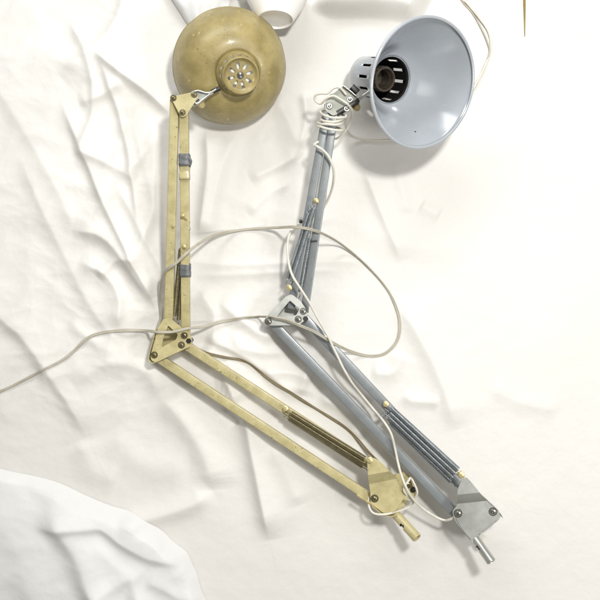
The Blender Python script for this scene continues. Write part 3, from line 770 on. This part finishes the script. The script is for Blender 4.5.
# base bracket
bm = bmesh.new()
pl = soften([(461.5, 480), (465.4, 476.6), (469.5, 480), (481.5, 494.8), (497.5, 509.0), (500.6, 514.6), (498.0, 518.6), (478.0, 534.4), (476.2, 539.6), (471.0, 540.4), (462.6, 531.0), (455.8, 522.5), (453.4, 516.5), (452.6, 511.0), (457.4, 505), (457.4, 490)], 2.2)
bent_plate(bm, pl, (465, 494), ((465, 503), (485, 501)), .1010, .082)
pl2 = [(x+.6, y+1.6) for x, y in pl]; gbk = bevel(obj('base_bracket', bm, M_GALV, D, 40), .0003)
bm = bmesh.new(); prism(bm, [pl2], .0386, .040); bevel(obj('bracket_plate', bm, M_GALV, gbk, 40), .0003)
bm = bmesh.new()
wall = [P(x, y, .061) for x, y in ((457.8, 505), (453.3, 511.5), (454.0, 516.4), (458.5, 524), (464.5, 531.6), (470, 538.0))]
sweep(bm, catmull(wall, 3), rounded_rect(.0013, .042, .0004)); obj('bracket_wall', bm, M_GALV, gbk, 45)
bm = bmesh.new(); sweep(bm, [P(481.8, 495.6, .061), P(497.2, 509.6, .061), P(500.0, 514.6, .061)], rounded_rect(.0013, .042, .0004)); obj('bracket_wall', bm, M_GALV, gbk, 45)
for x, y in ((458.0, 513.4), (493.0, 511.6)): screw(gbk, x, y, .082, .0056)
stem_pin(gbk, (467.6, 528.0, .0660), (491.6, 562.0, .096), .0076, M_GALV, M_BLACK)
bm = bmesh.new(); sweep(bm, [P(466, 526, .0640), P(487, 555, .0895)], circle(.0051, 14)); obj('pin_notch_dark', bm, M_BLACK, gbk, 45)  # added black filling, gives the notch its dark inside
bm = bmesh.new(); lathe(bm, [(0, 0), (.006, 0), (.0072, .002), (.0072, .010), (.005, .012), (0, .012)], frame_from_axis(P(485.5, 541.5, .050), Vector((.5, -.2, .8))), 12); obj('nylon_nut', bm, M_CLEAR, gbk, 35)

# white cord: wraps round the head, then runs down to the base
wr = []
def around(cx, cy, z, ax, rx, rz, a0, a1, n, drift):
    """loops round the two bars: across-axis direction ax (unit, px), centre drifting along the arm"""
    for i in range(n+1):
        t = i/n; a = math.radians(a0 + (a1-a0)*t)
        wob = 1 + .10*math.sin(a*.37+1)
        drift_y = 2.2*math.sin(a*.8+.5) + 2.6*math.sin(a)
        wr.append((cx + drift[0]*t + ax[0]*rx*math.cos(a)*wob, cy + drift[1]*t + drift_y + ax[1]*rx*math.cos(a)*wob, (z + rz*math.sin(a))*1000, 'z'))
pre = [(456,-30,0),(458,-6,0),(468,4,1),(480,18,2),(489,32,1),(490.5,48,0),(485,66,1),(478,80,3),(470,94,2),(455,112,1),(432,128,1),(405,139,1),(380,140.5,1),(362,139,2),(350,135,12),(345.6,126,40,'z')]
wr += pre
around(333.6, 111.5, .084, (1.0, .20), 11.8, .021, 0, 360*4 - 60, 52, (-4.4, 20))
wr += [(314.6,143.5,84,'z'),(317.5,146.2,97,'z'),(323,150.5,95,'z'),(328.5,157,92,'z'),(332.4,166,86,'z'),(334,177,74,'z'),(331.5,190,50,'z'),(326,204,24,'z'),(318,214,14,'z'),(306,220,12,'z'),(296,226,40,'z'),(290,234,50,'z'),(287.3,246,54,'z'),(288.6,262,70,'z'),(293,276,80,'z'),(300.5,289,78,'z'),(309,303,72,'z'),(318,319,68,'z'),(327,334,66,'z'),
       (333,347,64,'z'),(339,359,64,'z'),(344,370,62,'z'),(352,383,52,'z'),(362,396,40,'z'),(373,409,40,'z'),(384,422,62,'z'),(391,434,66,'z'),(395,448,62,'z'),(398,462,64,'z'),(401.5,474.5,76,'z'),(406,488,80,'z'),(413,499,72,'z'),(423,508.5,60,'z'),(436,516.5,56,'z'),(445,520.6,60,'z'),(451,519,70,'z'),(456,516,74,'z')]
cord(D, wr, M_CORD2, r=.0020, twin=False)
# second turn of the top loop, and extra strands over the head
cord(D, [(452,-30,0),(461,-2,0),(472,12,0),(481,28,1),(487.5,42,2),(489.4,52,3),(483,70,0),(474,88,0),(463,102,0),(440,122,0)], M_CORD, r=.0013, twin=False, name='cord_strand')
cord(D, [(346,95,98,'z'),(340,88,100,'z'),(334,88.5,100,'z'),(328,93,98,'z'),(321,93.5,96,'z'),(315.6,95,92,'z'),(315.4,100,88,'z'),(320,103.6,90,'z'),(324,101,96,'z'),(328,97,102,'z'),(334,96.5,104,'z'),(341,99.5,104,'z'),(348,105,102,'z'),(352,112,92,'z'),(351,121,78,'z'),(345,131,66,'z'),(337,139,58,'z'),(328,137,60,'z')], M_CORD2, r=.0019, twin=False, name='cord_strand')
# white cord loop tied round the other lamp's base bracket
cord(D, [(410,478,58,'z'),(404,490,74,'z'),(411.5,500,62,'z'),(412.6,504,56,'z'),(407,507.4,54,'z'),(398,510.6,60,'z'),(388,513.6,70,'z'),(378,514.2,72,'z'),(371.6,511.6,70,'z'),(368.6,506,66,'z'),(368.6,499,56,'z'),(371,492,30,'z')], M_CORD2, r=.0018, twin=False, name='cord_loop')

# ================================================================ things at the top edge
cupb = P(275.5, 20.0, .062); axc = Vector((-.03, -1.0, .20)).normalized()
MC = frame_from_axis(cupb, axc)
bm = bmesh.new()
lathe(bm, [(0, .0035), (.022, .0035), (.0262, .0030), (.0272, 0), (.0284, 0), (.0296, .002), (.046, .032), (.060, .066), (.0620, .067), (.0620, .069), (.0590, .066), (.044, .032), (.027, .006), (0, .006)], MC, 96)
o = obj('paper_cup', bm, M_CUP, None, 50)
o['label'] = 'white tapered cup tipped over behind the beige lamp shade, grey oval base showing'; o['category'] = 'cup'
bm = bmesh.new()
q = [P(522.2, -14, 0), P(525.2, -14, 0), P(524.9, 20, 0), P(524.5, 37, 0), P(524.1, 37, 0), P(523.2, 14, 0)]
for v in q: v.z = ch(v.x, v.y) + .002
a = [bm.verts.new(v) for v in q]; b_ = [bm.verts.new(v - Vector((0, 0, .0016))) for v in q]
bm.faces.new(a); bm.faces.new(b_[::-1])
for i in range(6): bm.faces.new((a[i], b_[i], b_[(i+1) % 6], a[(i+1) % 6]))
o = obj('wood_sliver', bm, M_WOOD, None, 30); o['label'] = 'thin golden brown wooden sliver pointing down from the top edge of the cloth'; o['category'] = 'wood strip'

bm = bmesh.new()
edge = catmull([P(150,-60,.010), P(163,-18,.010), P(172,0,.009), P(181,14,.008), P(190,28,.006), P(204,44,.004)], 8)
rows = []
for i, p in enumerate(edge):
    t = i/(len(edge)-1); base = ch(p.x, p.y); row = []
    for j in range(26):
        v = (j/25)**1.6; x = p.x + .001 + v*(.020 + .10*(1-t)*1.0 + .02); y = p.y + v*.012
        rr = .016*(1-.65*t)
        h = rr*math.sqrt(max(0, 1-(1-min(1, v*9))**2)) * (1 - .35*min(1, v*1.4)) + .0018*math.sin(v*17+t*4)*min(1, v*4)
        row.append(bm.verts.new((x, y, max(base, ch(x, y)) + .0015 + h)))
    rows.append(row)
for a, b in zip(rows, rows[1:]):
    for j in range(25): bm.faces.new((a[j], a[j+1], b[j+1], b[j]))
o = obj('folded_cloth', bm, M_CLOTH2); sm = o.modifiers.new('thickness', 'SOLIDIFY'); sm.thickness = .001; sm.offset = 1
o['label'] = 'small white cloth flap with a rolled edge at the top, left of the tipped cup'; o['category'] = 'cloth'
